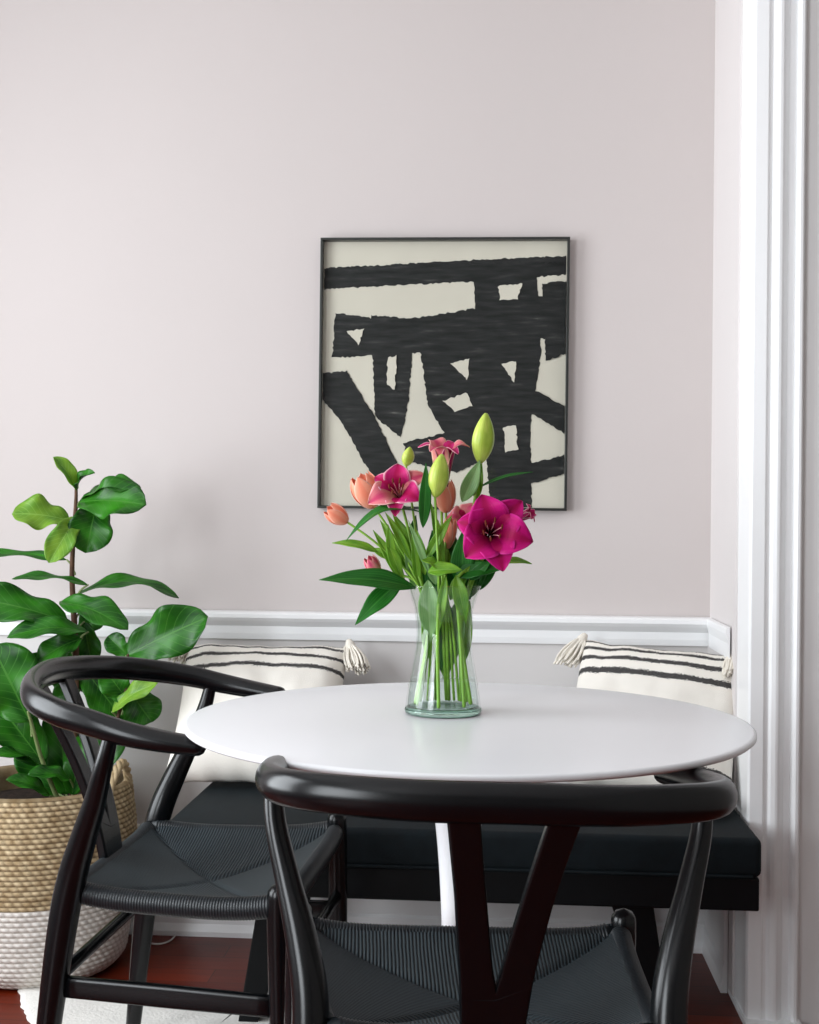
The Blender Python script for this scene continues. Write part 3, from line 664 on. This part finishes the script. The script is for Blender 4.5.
# fig tree in the basket
BC = cw(-.865, 2.94); DF = 2.94
fig = thing('fiddle_leaf_fig', 'fiddle leaf fig plant with broad green leaves standing in the woven basket', 'plant')
def FP(px, py, dz=0): return Ud(px, py, DF + dz)
tube(fig, [FP(73, 800), FP(74, 730), FP(76, 660), FP(73, 600), FP(72, 570), FP(74, 530), FP(76, 500), FP(76, 484)], .0095, .0035, M['trunk'], 'trunk')
tube(fig, [FP(58, 800, -.02), FP(42, 760, -.05), FP(32, 725, -.08), FP(28, 712, -.09)], .006, .003, M['petiole'], 'stem')
tube(fig, [FP(90, 800, .02), FP(108, 745, .0), FP(126, 690, -.03), FP(128, 655, -.05)], .007, .003, M['trunk'], 'stem')
S_ = 1 / 426.
FL = [ # base px, tip px, width px, normal, sag, fold, depth base, depth tip, light?
    ((77, 491), (53, 457), 17, (.5, -.6, .6), .1, .5, 0, -.02, 1), ((77, 489), (95, 473), 15, (-.2, -.6, .8), .15, .6, 0, -.03, 0),
    ((79, 502), (146, 505), 46, (.1, -.85, .55), .06, .30, 0, -.06, 0), ((82, 500), (141, 488), 26, (.1, -.5, 1), .14, .2, .01, -.02, 0), ((97, 503), (86, 553), 44, (.25, -1, .1), .08, .3, .01, -.02, 0),
    ((70, 521), (12, 514), 35, (0, -.8, .5), .08, .3, 0, -.05, 1), ((77, 517), (49, 563), 27, (.3, -1, .3), .05, .35, -.01, -.08, 1),
    ((67, 560), (-30, 556), 15, (0, -.6, 1), .04, .3, 0, .03, 0), ((88, 585), (12, 579), 14, (0, -.5, 1), .08, .2, -.03, -.06, 0),
    ((68, 622), (-34, 598), 40, (.1, -.8, .5), .08, .2, 0, -.05, 0), ((78, 594), (179, 598), 24, (.1, -.45, 1), .16, .25, 0, .03, 0),
    ((60, 602), (128, 630), 32, (.1, -.6, .7), .10, .3, -.04, -.09, 0), ((88, 632), (7, 638), 27, (0, -.6, .7), .12, .3, -.02, -.08, 0),
    ((82, 638), (37, 662), 28, (0, -.8, .5), .08, .3, -.01, -.04, 0), ((126, 656), (208, 617), 50, (.1, -1, .35), .04, .25, -.03, -.06, 0),
    ((130, 657), (108, 636), 22, (0, -1, .3), .1, .3, -.02, .0, 0), ((84, 622), (92, 662), 26, (.2, -1, 0), .08, .3, .03, .05, 0),
    ((86, 606), (120, 622), 22, (0, -.6, .6), .1, .3, .04, .05, 0),
    ((30, 722), (-8, 645), 62, (.4, -1, .1), .06, .2, -.08, -.06, 0), ((28, 712), (38, 652), 34, (.2, -1, .1), .04, .3, -.07, -.02, 0), ((44, 764), (-12, 690), 50, (.3, -1, .3), .06, .25, -.03, -.02, 0),
    ((44, 768), (-14, 757), 17, (0, -.5, 1), .15, .3, -.02, -.10, 0), ((84, 668), (122, 718), 38, (.2, -1, .2), .05, .25, .02, .03, 0),
    ((128, 700), (104, 668), 30, (0, -1, .4), .1, .3, -.02, -.04, 0), ((128, 688), (152, 722), 40, (.1, -1, .2), .06, .3, -.01, .02, 0), ((112, 712), (158, 683), 20, (0, -.7, .6), .1, .3, -.03, -.06, 1),
    ((66, 795), (60, 700), 40, (.2, -1, .1), .04, .3, .02, .05, 0), ((78, 790), (98, 706), 36, (-.1, -1, .1), .04, .3, .04, .06, 0), ((52, 792), (40, 730), 28, (.4, -1, 0), .04, .3, .05, .08, 0),
    ((92, 782), (124, 728), 26, (0, -1, .2), .04, .3, .02, .02, 0), ((70, 780), (28, 775), 20, (0, -.6, .8), .12, .3, -.03, -.09, 0), ((72, 640), (60, 690), 26, (.2, -1, .1), .06, .3, .05, .08, 0),
    ((80, 690), (52, 700), 22, (.2, -.8, .4), .06, .3, .03, .03, 0),
    ((72, 795), (84, 735), 30, (.1, -1, .1), .05, .3, -.01, .0, 0), ((60, 798), (20, 742), 34, (.2, -1, .2), .06, .3, .04, .06, 0), ((90, 795), (112, 742), 30, (-.1, -1, .1), .05, .3, .05, .06, 0),
    ((72, 660), (100, 690), 30, (.1, -1, .2), .05, .3, .03, .05, 0), ((68, 646), (34, 680), 30, (.2, -1, .2), .05, .3, .06, .08, 0), ((50, 796), (6, 780), 18, (0, -.6, .8), .12, .3, -.06, -.12, 0),
    ((78, 640), (104, 606), 26, (.1, -1, .4), .05, .3, .05, .07, 0), ((96, 760), (130, 716), 30, (0, -1, .2), .05, .3, .04, .05, 0)]
for b, tp, w, nn, sg, fo, d0, d1, li in FL:
    leaf(fig, FP(*b, d0), FP(*tp, d1), w * S_ * 1.32, nn, M['figlight' if li else 'figleaf'], 'fig', sg, fo, .075)
    # short petiole back to the nearest trunk point
    bb = FP(*b, d0); tx = 75 if b[0] < 105 and b[0] > 45 else (32 if b[0] <= 45 else 122)
    tube(fig, [bb, (bb + FP(tx, b[1] + 9, 0)) / 2, FP(tx, b[1] + 14, -.07 if b[0] <= 45 else 0)], .0022, .003, M['petiole'], 'petiole', 6, 3)
mb = MB(); lathe(mb, [(.0001, .385), (.10, .388), (.172, .378), (.174, .10), (.0001, .10)], c=(BC.x, BC.y, 0), n=40); mb.build('soil', M['soil'], fig)
# basket
bk = thing('woven_basket', 'round natural seagrass basket with a white lower band, holding the fig plant', 'basket', (BC.x, BC.y, 0))
def coil(mb, z0, z1, rf, pitch=.0112, nt=520, sub=6, attr=None):
    rows = int(round((z1 - z0) / pitch)); vs = []; fs = []; st = []
    for i in range(rows * sub + 1):
        z = z0 + (z1 - z0) * i / (rows * sub); q = (i / sub) % 1; row = i // sub
        for k in range(nt):
            th = 2 * PI * k / nt
            br = abs(math.sin(th * 36 + row * PI / 2 + (q - .5) * 1.1))
            e = (.30 + .70 * math.sin(PI * q) ** .6) * (.40 + .60 * br ** .8)
            r = rf(z) + .0052 * e + .0015 * noise.noise(Vector((math.cos(th) * 9, math.sin(th) * 9, z * 60)))
            vs.append((r * math.cos(th), r * math.sin(th), z)); st.append(min(1, e * 1.15))
    for i in range(rows * sub):
        for k in range(nt): fs.append((i * nt + k, i * nt + (k + 1) % nt, (i + 1) * nt + (k + 1) % nt, (i + 1) * nt + k))
    mb.add(vs, fs); return st
def rf(z):
    u = z / .437
    return .190 + .033 * math.sin(PI * min(1, (u + .10) / 1.5)) - .03 * max(0, 1 - z / .045) ** 2 - .006 * max(0, u - .75) / .25
def setattr_(o, st):
    a = o.data.attributes.new('strand', 'FLOAT', 'POINT')
    for i in range(len(o.data.vertices)): a.data[i].value = st[i] if i < len(st) else .35
mb = MB(); st = coil(mb, .188, .425, rf)
lathe(mb, [(rf(.425) + .004, .425), (rf(.425) - .006, .431), (rf(.425) - .016, .426), (rf(.4) - .016, .40), (rf(.3) - .016, .30), (.17, .2)], n=80)
o = mb.build('body', M['basket'], bk); setattr_(o, st)
mb = MB(); st = coil(mb, .004, .188, rf)
lathe(mb, [(rf(.004), .004), (.0001, .004)], n=60)
o = mb.build('white_band', M['basketwhite'], bk); setattr_(o, st); o['label'] = 'white lower band of the basket'
for a0, rr in ((math.radians(108), .2), (math.radians(-8), .2)):
    mb = MB(); pts = []
    for q in range(13):
        s = q / 12; a = a0 + (s - .5) * .62; z = .405 + .075 * math.sin(PI * s)
        pts.append((rf(.43) * math.cos(a) * 1.0, rf(.43) * math.sin(a), z))
    cen = cat([(*p, .009, .009) for p in pts], 3)
    for ph in (0, 2 * PI / 3, 4 * PI / 3):
        pp = [(x + .0055 * math.cos(i * .55 + ph) * math.cos(a0), y + .0055 * math.cos(i * .55 + ph) * math.sin(a0), z + .0055 * math.sin(i * .55 + ph), .0058, .0058) for i, (x, y, z, _, _) in enumerate(cen)]
        sweep(mb, pp, 8)
    o = mb.build('handle', M['basket'], bk)
    a = o.data.attributes.new('strand', 'FLOAT', 'POINT')
    for i in range(len(o.data.vertices)): a.data[i].value = .7
# ------------------------------------------------------------------ vase and bouquet
ZT = .742; VC = Uz(443, 713, ZT)
vs_ = thing('glass_vase', 'clear waisted glass vase of flowers on the white table', 'vase', (VC.x, VC.y, ZT))
outer = [(.0600, .006), (.0590, .020), (.0545, .050), (.0480, .085), (.0440, .115), (.0435, .135), (.0475, .165), (.0550, .190), (.0590, .203)]
oc = cat(outer, 5); inner = [(r - .0030, z) for r, z in reversed(oc)]
mb = MB(); lathe(mb, oc + [(.0575, .2045)] + inner, n=72)
mb.build('glass_wall', M['vaseglass'], vs_)
mb = MB(); lathe(mb, [(.0001, .0005), (.056, .0005), (.0602, .002), (.0615, .006), (.0605, .0095), (.054, .0120), (.045, .0105), (.0001, .0100)], n=72); mb.build('glass_foot', M['vasebase'], vs_)
mb = MB(); rin = lambda z: next((a[0] + (b[0] - a[0]) * (z - a[1]) / (b[1] - a[1]) for a, b in zip(oc, oc[1:]) if a[1] <= z <= b[1]), .05) - .0034
lathe(mb, [(.0001, .0125)] + [(rin(z), z) for z in (.013, .02, .03, .04, .05, .055)] + [(.0001, .055)], c=(VC.x, VC.y, ZT), n=60)
tag(mb.build('water', M['water']), 'shallow clear water in the bottom of the glass vase', 'water')
DV = 2.03
def VP(px, py, dz=0): return Ud(px, py, DV + dz)
SV = DV / F
def stem_to(parent, top, foot, mid=None, r=.0028, mat='stem', k=6):
    a = Vector(top); f = Vector(foot)
    # pass inside the waist of the vase
    zc = ZT + .125; 
    qx = f.lerp(a, .45); w = Vector((VC.x + max(-.026, min(.026, (qx.x - VC.x))), VC.y + max(-.026, min(.026, (qx.y - VC.y))), zc))
    rim = Vector((VC.x + max(-.042, min(.042, (a.x - VC.x) * .55)), VC.y + max(-.04, min(.04, (a.y - VC.y) * .6)), ZT + .201))
    return tube(parent, [f, w, rim, rim.lerp(a, .55) + Vector((0, 0, .008)), a], r, r * .85, M[mat], 'stem', 8, k)
def vfoot(ang, rad=.044): return Vector((VC.x + rad * math.cos(ang), VC.y + rad * math.sin(ang), ZT + .016))
def lily(name, label, c, facing, Rr, depth, mats, rollang=0, foot=0, open_=1.0, widths=(.62, .46), stamens=True, leaves=(), bell=.55, group='lilies in the vase'):
    t = thing(name, label, 'flower', tuple(c), 0, group); c = Vector(c)
    f = Vector(facing).normalized(); a = f.cross(Vector((0, 0, 1))).normalized(); b = a.cross(f).normalized()
    for k in range(6):
        ang = rollang + k * PI / 3; rad = a * math.cos(ang) + b * math.sin(ang); tan = f.cross(rad); inner_ = k % 2
        L_ = Rr * R.uniform(.93, 1.08); wd = L_ * widths[0 if inner_ else 1] * R.uniform(.95, 1.05); G = (18, 8); mb = MB(); vs = []; uv = []
        sc2 = open_ * R.uniform(.9, 1.1)
        for i in range(G[0] + 1):
            u = i / G[0]
            r = Rr * .05 + L_ * sc2 * (bell * u ** 1.4 + (1 - bell) * u ** 2.6) * 1.0
            ax = -depth + depth * 1.15 * math.sin(min(1, u * 1.15) * PI / 2) - Rr * .33 * max(0, u - .62) ** 1.5 * sc2 * 2.2 + (.0025 if inner_ else 0)
            pw = wd / 2 * (math.sin(PI * (u ** 1.2 * .95 + .05)) ** .68)
            pw = max(pw, .0015) if u < .99 else .001
            for j in range(G[1] + 1):
                v = -1 + 2 * j / G[1]
                rufl = .05 * wd * math.sin(u * 16 + k * 2 + (2 if v > 0 else 0)) * abs(v) ** 2 * u
                p = rad * (r + .0 * v) + f * (ax + rufl + .30 * pw * v * v) + tan * (pw * v)
                vs.append(p); uv.append((u, (v + 1) / 2))
        m_ = G[1] + 1
        mb.add(vs, [(i * m_ + j, i * m_ + j + 1, (i + 1) * m_ + j + 1, (i + 1) * m_ + j) for i in range(G[0]) for j in range(G[1])], 0, uv)
        mb.build('petal', mats[k % len(mats)], t, solid=.0008)
    if stamens:
        for k in range(6):
            ang = rollang + .5 + k * PI / 3; rad = a * math.cos(ang) + b * math.sin(ang)
            p0 = -f * depth * .9; p1 = -f * depth * .1 + rad * Rr * .13; p2 = f * depth * .25 + rad * Rr * .24
            s = tube(t, [p0, p1, p2], .0008, .0007, M['filament'], 'stamen', 6, 4)
            mb = MB(); q = p2; sweep(mb, [(*(q - (rad * .2 + b * .9) * .004), .001, .001), (*q, .0018, .0018), (*(q + (rad * .2 + b * .9) * .004), .001, .001)], 8); mb.build('anther', M['anther'], s)
    base = c - f * depth; ft = vfoot(foot)
    o = stem_to(t, base, ft, r=.0027); 
    # the stem and leaves were laid out in room coordinates
    bm_shift(o, -c)
    for (b_, t_, w, nn, mt, sh, sg) in leaves:
        l = leaf(t, Vector(b_) - c, Vector(t_) - c, w, nn, M[mt], sh, sg, .25, .03)
    return t
def bm_shift(o, d):
    for v in o.data.vertices: v.co += Vector(d)
cf = -(ray(443, 560).normalized())     # towards the viewer
big = VP(492, 531, -.05)
lily('lily', 'large open magenta lily at the right of the bouquet, facing the viewer', big, cf + Vector((.04, 0, .10)), .063, .068, [M['magenta']], .25, .3, 1.0, (1.12, .98), bell=.40,
     leaves=[(VP(497, 566, .0), VP(532, 564, -.02), 13 * SV, (0, -.6, 1), 'freshleaf', 'lance', .12), (VP(455, 575, -.01), VP(500, 570, -.03), 22 * SV, (0, -.8, .6), 'lilyleaf', 'lance', .1),
             (VP(462, 585, 0), VP(463, 530, -.02), 24 * SV, (0, -1, .1), 'lilyleaf', 'lance', .05)])
lily('lily', 'pink lily with pale petal edges at the upper left, above the coral tulips', VP(397, 489, -.03), cf + Vector((-.12, 0, .42)), .046, .042, [M['pinkwhite'], M['pinkwhite'], M['outerpink']], .5, 2.6, .95, (.98, .80),
     leaves=[(VP(423, 513, -.02), VP(346, 541, -.06), 15 * SV, (0, -.45, 1), 'lilyleaf', 'lance', .22), (VP(423, 528, -.04), VP(426, 463, -.05), 13 * SV, (.3, -1, 0), 'lilyleaf', 'lance', .03),
             (VP(416, 588, -.03), VP(319, 580, -.08), 25 * SV, (0, -.8, .7), 'lilyleaf', 'lance', .07), (VP(402, 580, -.02), VP(355, 625, -.06), 22 * SV, (-.3, -1, .2), 'lilyleaf', 'lance', .05)])
lily('lily', 'slender upright pink lily seen from the side at the top centre', VP(444, 452, .0), Vector((0.05, -.28, 1)), .044, .090, [M['pinkwhite'], M['outerpink']], .1, 1.5, .92, (.74, .60), stamens=False, bell=.25)
lily('lily', 'half hidden pink lily pressed behind the large magenta one', VP(466, 518, .03), Vector((-.35, -.5, .75)), .042, .060, [M['pinkwhite'], M['outerpink']], .7, .9, .7, (1.0, .8), stamens=False, bell=.3)
lily('lily', 'small pink lily peeping out at the far right behind the magenta petals', VP(527, 514, .04), Vector((.8, -.35, .4)), .022, .05, [M['pinkwhite']], .2, .2, .7, (.7, .5), stamens=False, bell=.25)
def bud(label, b, tp, wpx, foot, calyx=None, mat='bud', dz=0, group='unopened lily buds'):
    b, tp = VP(*b, dz), VP(*tp, dz - .01); t = thing('lily_bud', label, 'flower bud', tuple(b), 0, group); d = tp - b
    mb = MB(); rr = wpx * SV / 2; vs = []; n_ = 30; axn = d.normalized(); a = axn.cross(Vector((0, 1, 0))).normalized(); c2 = axn.cross(a); rings = 16
    for i in range(rings + 1):
        u = i / rings; r = rr * max(.03, math.sin(PI * (u * .95 + .03)) ** .7) * (1.12 - .25 * u)
        for k in range(n_):
            th = 2 * PI * k / n_; g = 1 - .09 * abs(math.cos(th * 1.5)) ** 8
            vs.append(d * u + a * (r * g * math.cos(th)) + c2 * (r * g * math.sin(th)))
    fs = [(i * n_ + k, i * n_ + (k + 1) % n_, (i + 1) * n_ + (k + 1) % n_, (i + 1) * n_ + k) for i in range(rings) for k in range(n_)] + [list(range(n_))[::-1], list(range(rings * n_, rings * n_ + n_))]
    mb.add(vs, fs, 0, [(i / rings, (abs(k - n_ / 2) / n_ * 2)) for i in range(rings + 1) for k in range(n_)]); mb.build('bud', M[mat], t)
    o = stem_to(t, b, vfoot(foot), r=.0023); bm_shift(o, -b)
    for (b_, t_, w, nn, mt) in (calyx or ()): leaf(t, VP(*b_) - b, VP(*t_) - b, w * SV, nn, M[mt], 'lance', .06, .35, .02)
    return t
bud('tall green lily bud highest in the bouquet, in front of the picture', (480, 463), (486, 413), 23, .6, [((462, 502, 0), (480, 460, -.01), 17, (.2, -1, .1), 'paleleaf'), ((476, 500, .01), (482, 463, 0), 12, (-.3, -1, 0), 'freshleaf'), ((478, 488, .02), (533, 472, .02), 6, (0, -.6, 1), 'lilyleaf')])
bud('green lily bud in the middle, left of the slender pink lily', (435, 497), (442, 454), 21, 1.9, [((444, 570, 0), (430, 500, -.02), 9, (.2, -1, 0), 'freshleaf'), ((425, 560, -.02), (452, 515, -.03), 11, (.2, -1, .3), 'freshleaf'), ((430, 575, -.03), (408, 520, -.03), 7, (.2, -1, 0), 'outerpinkleaf' if False else 'paleleaf')], dz=-.04)
bud('small green bud partly hidden behind the left pink lily', (406, 466), (410, 447), 13, 2.9, dz=.03)
bud('tiny pink bud low on the left above the broad dark leaf', (379, 575), (369, 556), 15, 3.4, mat='pinkbud' if 'pinkbud' in M else 'bud', dz=-.01) if False else None
def tulip(label, b, tp, wpx, foot, leaves=(), dz=0, mat='coral'):
    b, tp = VP(*b, dz), VP(*tp, dz - .01); t = thing('tulip', label, 'flower', tuple(b), 0, 'small cup-shaped flowers in the vase'); d = tp - b; L_ = d.length; f = d.normalized()
    a = f.cross(Vector((0, 1, 0))).normalized(); c2 = f.cross(a); rr = wpx * SV / 2
    for k in range(6):
        ang = k * PI / 3 + .4; o_ = 1.0 if k % 2 else .93; G = (16, 10); vs = []; uv = []
        for i in range(G[0] + 1):
            u = i / G[0]; r = rr * o_ * max(.05, math.sin(PI * (.04 + u * .80)) ** .55); aw = .80 * max(.04, math.sin(PI * (.25 + .75 * min(1, u * 1.0))) ** .55) if u > .33 else .80
            for j in range(G[1] + 1):
                v = -1 + 2 * j / G[1]; q = ang + v * aw
                p = f * (L_ * u * (1 - .02 * v * v)) + (a * math.cos(q) + c2 * math.sin(q)) * (r * (1 + .02 * abs(v) * u))
                vs.append(p); uv.append((u, (v + 1) / 2))
        m_ = G[1] + 1; mb = MB()
        mb.add(vs, [(i * m_ + j, i * m_ + j + 1, (i + 1) * m_ + j + 1, (i + 1) * m_ + j) for i in range(G[0]) for j in range(G[1])], 0, uv); mb.build('petal', M[mat], t, solid=.0007)
    o = stem_to(t, b, vfoot(foot), r=.0022); bm_shift(o, -b)
    for (b_, t_, w, nn, mt) in leaves: leaf(t, VP(*b_) - b, VP(*t_) - b, w * SV, nn, M[mt], 'lance', .08, .3, .03)
    return t
tulip('larger coral tulip in front of the lower left corner of the picture', (374, 507), (359, 475), 29, 3.0, [((392, 565, -.02), (388, 524, -.03), 10, (.2, -1, 0), 'freshleaf'), ((412, 562, -.02), (385, 512, 0), 9, (.2, -1, .3), 'freshleaf')])
tulip('small coral tulip bud at the far left of the bouquet', (347, 522), (327, 508), 19, 3.3, [((378, 552, -.02), (332, 543, -.02), 12, (0, -.7, .8), 'freshleaf')])
tulip('coral tulip between the middle green bud and the pink lily', (446, 512), (444, 480), 22, 1.2, dz=.01)
tulip('dark coral tulip low behind the middle green leaves', (447, 548), (451, 518), 15, 1.0, dz=.01)
tulip('small pink flower low at the left, above the broad dark leaf', (378, 574), (368, 557), 15, 3.6, dz=0, mat='magpale' if 'magpale' in M else 'outerpink')
# greenery stems
def greens(label, leaves, top, foot):
    tp = VP(*top); t = thing('greenery_stem', label, 'foliage', tuple(tp), 0, 'leafy stems filling the vase')
    o = stem_to(t, tp, vfoot(foot), r=.0030); bm_shift(o, -tp)
    for (b_, t_, w, nn, mt) in leaves: leaf(t, VP(*b_) - tp, VP(*t_) - tp, w * SV, nn, M[mt], 'lance', .06, .3, .04)
greens('bright green leafy stem at the left side of the vase', [((405, 585, -.01), (373, 530, 0), 12, (.3, -1, .2), 'freshleaf'), ((400, 575, -.02), (386, 540, -.03), 13, (.4, -1, 0), 'freshleaf'), ((412, 580, 0), (398, 530, .02), 12, (0, -1, .2), 'freshleaf'),
       ((415, 590, .01), (404, 548, -.02), 9, (.3, -1, 0), 'paleleaf'), ((418, 585, -.01), (412, 535, -.02), 9, (.3, -1, 0), 'freshleaf'), ((395, 560, .01), (370, 548, .02), 10, (0, -1, .5), 'freshleaf'), ((408, 560, .02), (416, 515, .03), 13, (0, -1, 0), 'lilyleaf')], (404, 560, 0), 3.1)
greens('broad pale green leaf stem pressed inside the front of the vase', [((428, 580, -.035), (430, 644, -.030), 22, (.1, -1, 0), 'paleleaf'), ((440, 568, -.04), (422, 560, -.05), 16, (0, -.6, .8), 'freshleaf'), ((428, 572, -.05), (462, 570, -.06), 18, (0, -.8, .7), 'freshleaf'), ((446, 575, -.04), (437, 638, -.035), 10, (0, -1, 0), 'freshleaf')], (436, 566, -.03), 4.6)
greens('yellow green leaf stem at the right inside of the vase', [((456, 575, -.035), (466, 624, -.03), 16, (.1, -1, 0), 'freshleaf'), ((470, 580, -.02), (492, 560, -.03), 12, (0, -1, .4), 'lilyleaf'), ((458, 600, -.0), (452, 668, 0), 20, (0, -1, 0), 'paleleaf'), ((440, 602, .0), (441, 672, .0), 18, (0, -1, 0), 'lilyleaf')], (466, 572, -.02), 5.6)
greens('slim bright green leaf stem rising behind the middle buds', [((452, 600, .02), (438, 520, .02), 14, (0, -1, 0), 'freshleaf'), ((470, 600, .03), (462, 540, .03), 16, (0, -1, 0), 'lilyleaf'), ((430, 660, .01), (424, 600, .0), 14, (.2, -1, 0), 'freshleaf'), ((462, 665, .01), (470, 600, .0), 14, (0, -1, 0), 'freshleaf'), ((420, 560, .02), (392, 512, .02), 12, (0, -1, .1), 'freshleaf'), ((410, 572, .0), (380, 520, .01), 12, (.2, -1, 0), 'freshleaf'), ((425, 575, -.01), (417, 530, -.01), 12, (0, -1, 0), 'freshleaf')], (440, 540, .01), 2.2)
greens('dark leafy stem behind the large magenta lily, at the right rim of the vase', [((470, 598, .02), (486, 535, .04), 22, (0, -1, 0), 'lilyleaf'), ((460, 595, .01), (448, 548, .02), 20, (0, -1, 0), 'lilyleaf'), ((462, 600, .0), (478, 560, .02), 16, (0, -1, .2), 'lilyleaf'), ((450, 600, -.01), (470, 566, -.02), 14, (0, -.8, .5), 'freshleaf'), ((436, 598, .02), (414, 556, .03), 18, (0, -1, 0), 'lilyleaf'), ((455, 655, .01), (462, 590, .01), 18, (0, -1, 0), 'lilyleaf'), ((446, 680, .01), (444, 610, .01), 16, (0, -1, 0), 'freshleaf'), ((432, 640, .0), (421, 590, .0), 12, (.2, -1, 0), 'lilyleaf')], (472, 560, .02), .1)
greens('dark green leafy stem in the heart of the bouquet', [((440, 590, .01), (432, 530, .02), 20, (0, -1, 0), 'lilyleaf'), ((450, 590, .02), (455, 535, .03), 24, (0, -1, 0), 'lilyleaf'), ((428, 595, .02), (420, 545, .03), 18, (0, -1, 0), 'lilyleaf'), ((445, 600, 0), (447, 640, 0), 16, (0, -1, 0), 'lilyleaf'), ((480, 590, .02), (500, 545, .03), 14, (0, -1, 0), 'lilyleaf'), ((436, 585, 0), (428, 548, 0), 12, (0, -1, 0), 'paleleaf')], (445, 545, .02), 1.4)
# ------------------------------------------------------------------ rug, cable
edge_px = [(18, 986), (40, 984), (70, 990), (110, 1000), (160, 1006), (200, 1003), (240, 999), (262, 996), (285, 975), (296, 962), (330, 956), (380, 975), (430, 1005), (480, 1040), (500, 1100), (450, 1200), (300, 1260), (150, 1220), (60, 1130), (45, 1060), (33, 1030), (22, 1008)]
ring = [Uz(x, y, 0) for x, y in edge_px]; ring = [Vector(p) for p in cat([tuple(p) for p in ring + [ring[0]]], 8)][:-1]
ctr = sum(ring, Vector()) / len(ring); mb = MB(); vs = [(ctr.x, ctr.y, .009)]; nn_ = len(ring)
for s_, z in ((.5, .009), (.85, .009), (.97, .008), (1.0, .003), (1.0, .0008)):
    for i, p in enumerate(ring):
        j = .006 * math.sin(i * 2.7) + .004 * math.sin(i * 5.1); q = ctr + (p - ctr) * (s_ + (j if s_ > .9 else 0)); vs.append((q.x, q.y, z))
fs = [(0, 1 + i, 1 + (i + 1) % nn_) for i in range(nn_)]
for r_ in range(4):
    for i in range(nn_): a = 1 + r_ * nn_; fs.append((a + i, a + nn_ + i, a + nn_ + (i + 1) % nn_, a + (i + 1) % nn_))
mb.add(vs, fs); o = mb.build('hide_rug', M['rug']); tag(o, 'white hide rug with a wavy edge on the floor under the chairs', 'rug')
mb = MB(); cp = [Uz(176, 925, .02), Uz(177, 932, .003), Uz(171, 940, .003), Uz(160, 944, .003), Uz(148, 943, .003)]
cp = [Uy(178, 903, YW - .05)] + cp
sweep(mb, cat([(*p, .0022, .0022) for p in cp], 6), 8, up=(.3, .2, 1)); tag(mb.build('cable', M['cord']), 'thin white cable trailing down the baseboard to the floor', 'cable')
# ------------------------------------------------------------------ light
w = bpy.data.worlds.new('world'); sc.world = w; w.use_nodes = True; nt = w.node_tree; bg = nt.nodes['Background']
bg.inputs['Color'].default_value = (1.0, .965, .95, 1); bg.inputs['Strength'].default_value = .6
def area(name, loc, rot, sx, sy, power, col):
    l = bpy.data.lights.new(name, 'AREA'); l.shape = 'RECTANGLE'; l.size = sx; l.size_y = sy; l.energy = power; l.color = col
    o = bpy.data.objects.new(name, l); COL.objects.link(o); o.location = loc; o.rotation_euler = rot; return o
for a0, a1, pw in ((WY0, WY1, 74), (FILLY0, FILLY1, 125)):
    area('window_and_fill_light', (XL - .03, (a0 + a1) / 2, (WZ0 + WZ1) / 2), (0, -math.radians(90), 0), WZ1 - WZ0 - .1, a1 - a0 - .1, pw, (.90, .955, 1.0))  # first lamp is the window's daylight, second is added fill
sc.view_settings.view_transform = 'Standard'; sc.view_settings.look = 'None'; sc.view_settings.gamma = 1; sc.view_settings.exposure = -.17
sc.view_settings.use_curve_mapping = False
sc.cycles.use_denoising = True; sc.cycles.max_bounces = 10; sc.cycles.transparent_max_bounces = 24; sc.cycles.transmission_bounces = 8
sc.cycles.use_adaptive_sampling = True; sc.cycles.adaptive_threshold = .01; sc.cycles.caustics_reflective = False; sc.cycles.caustics_refractive = False
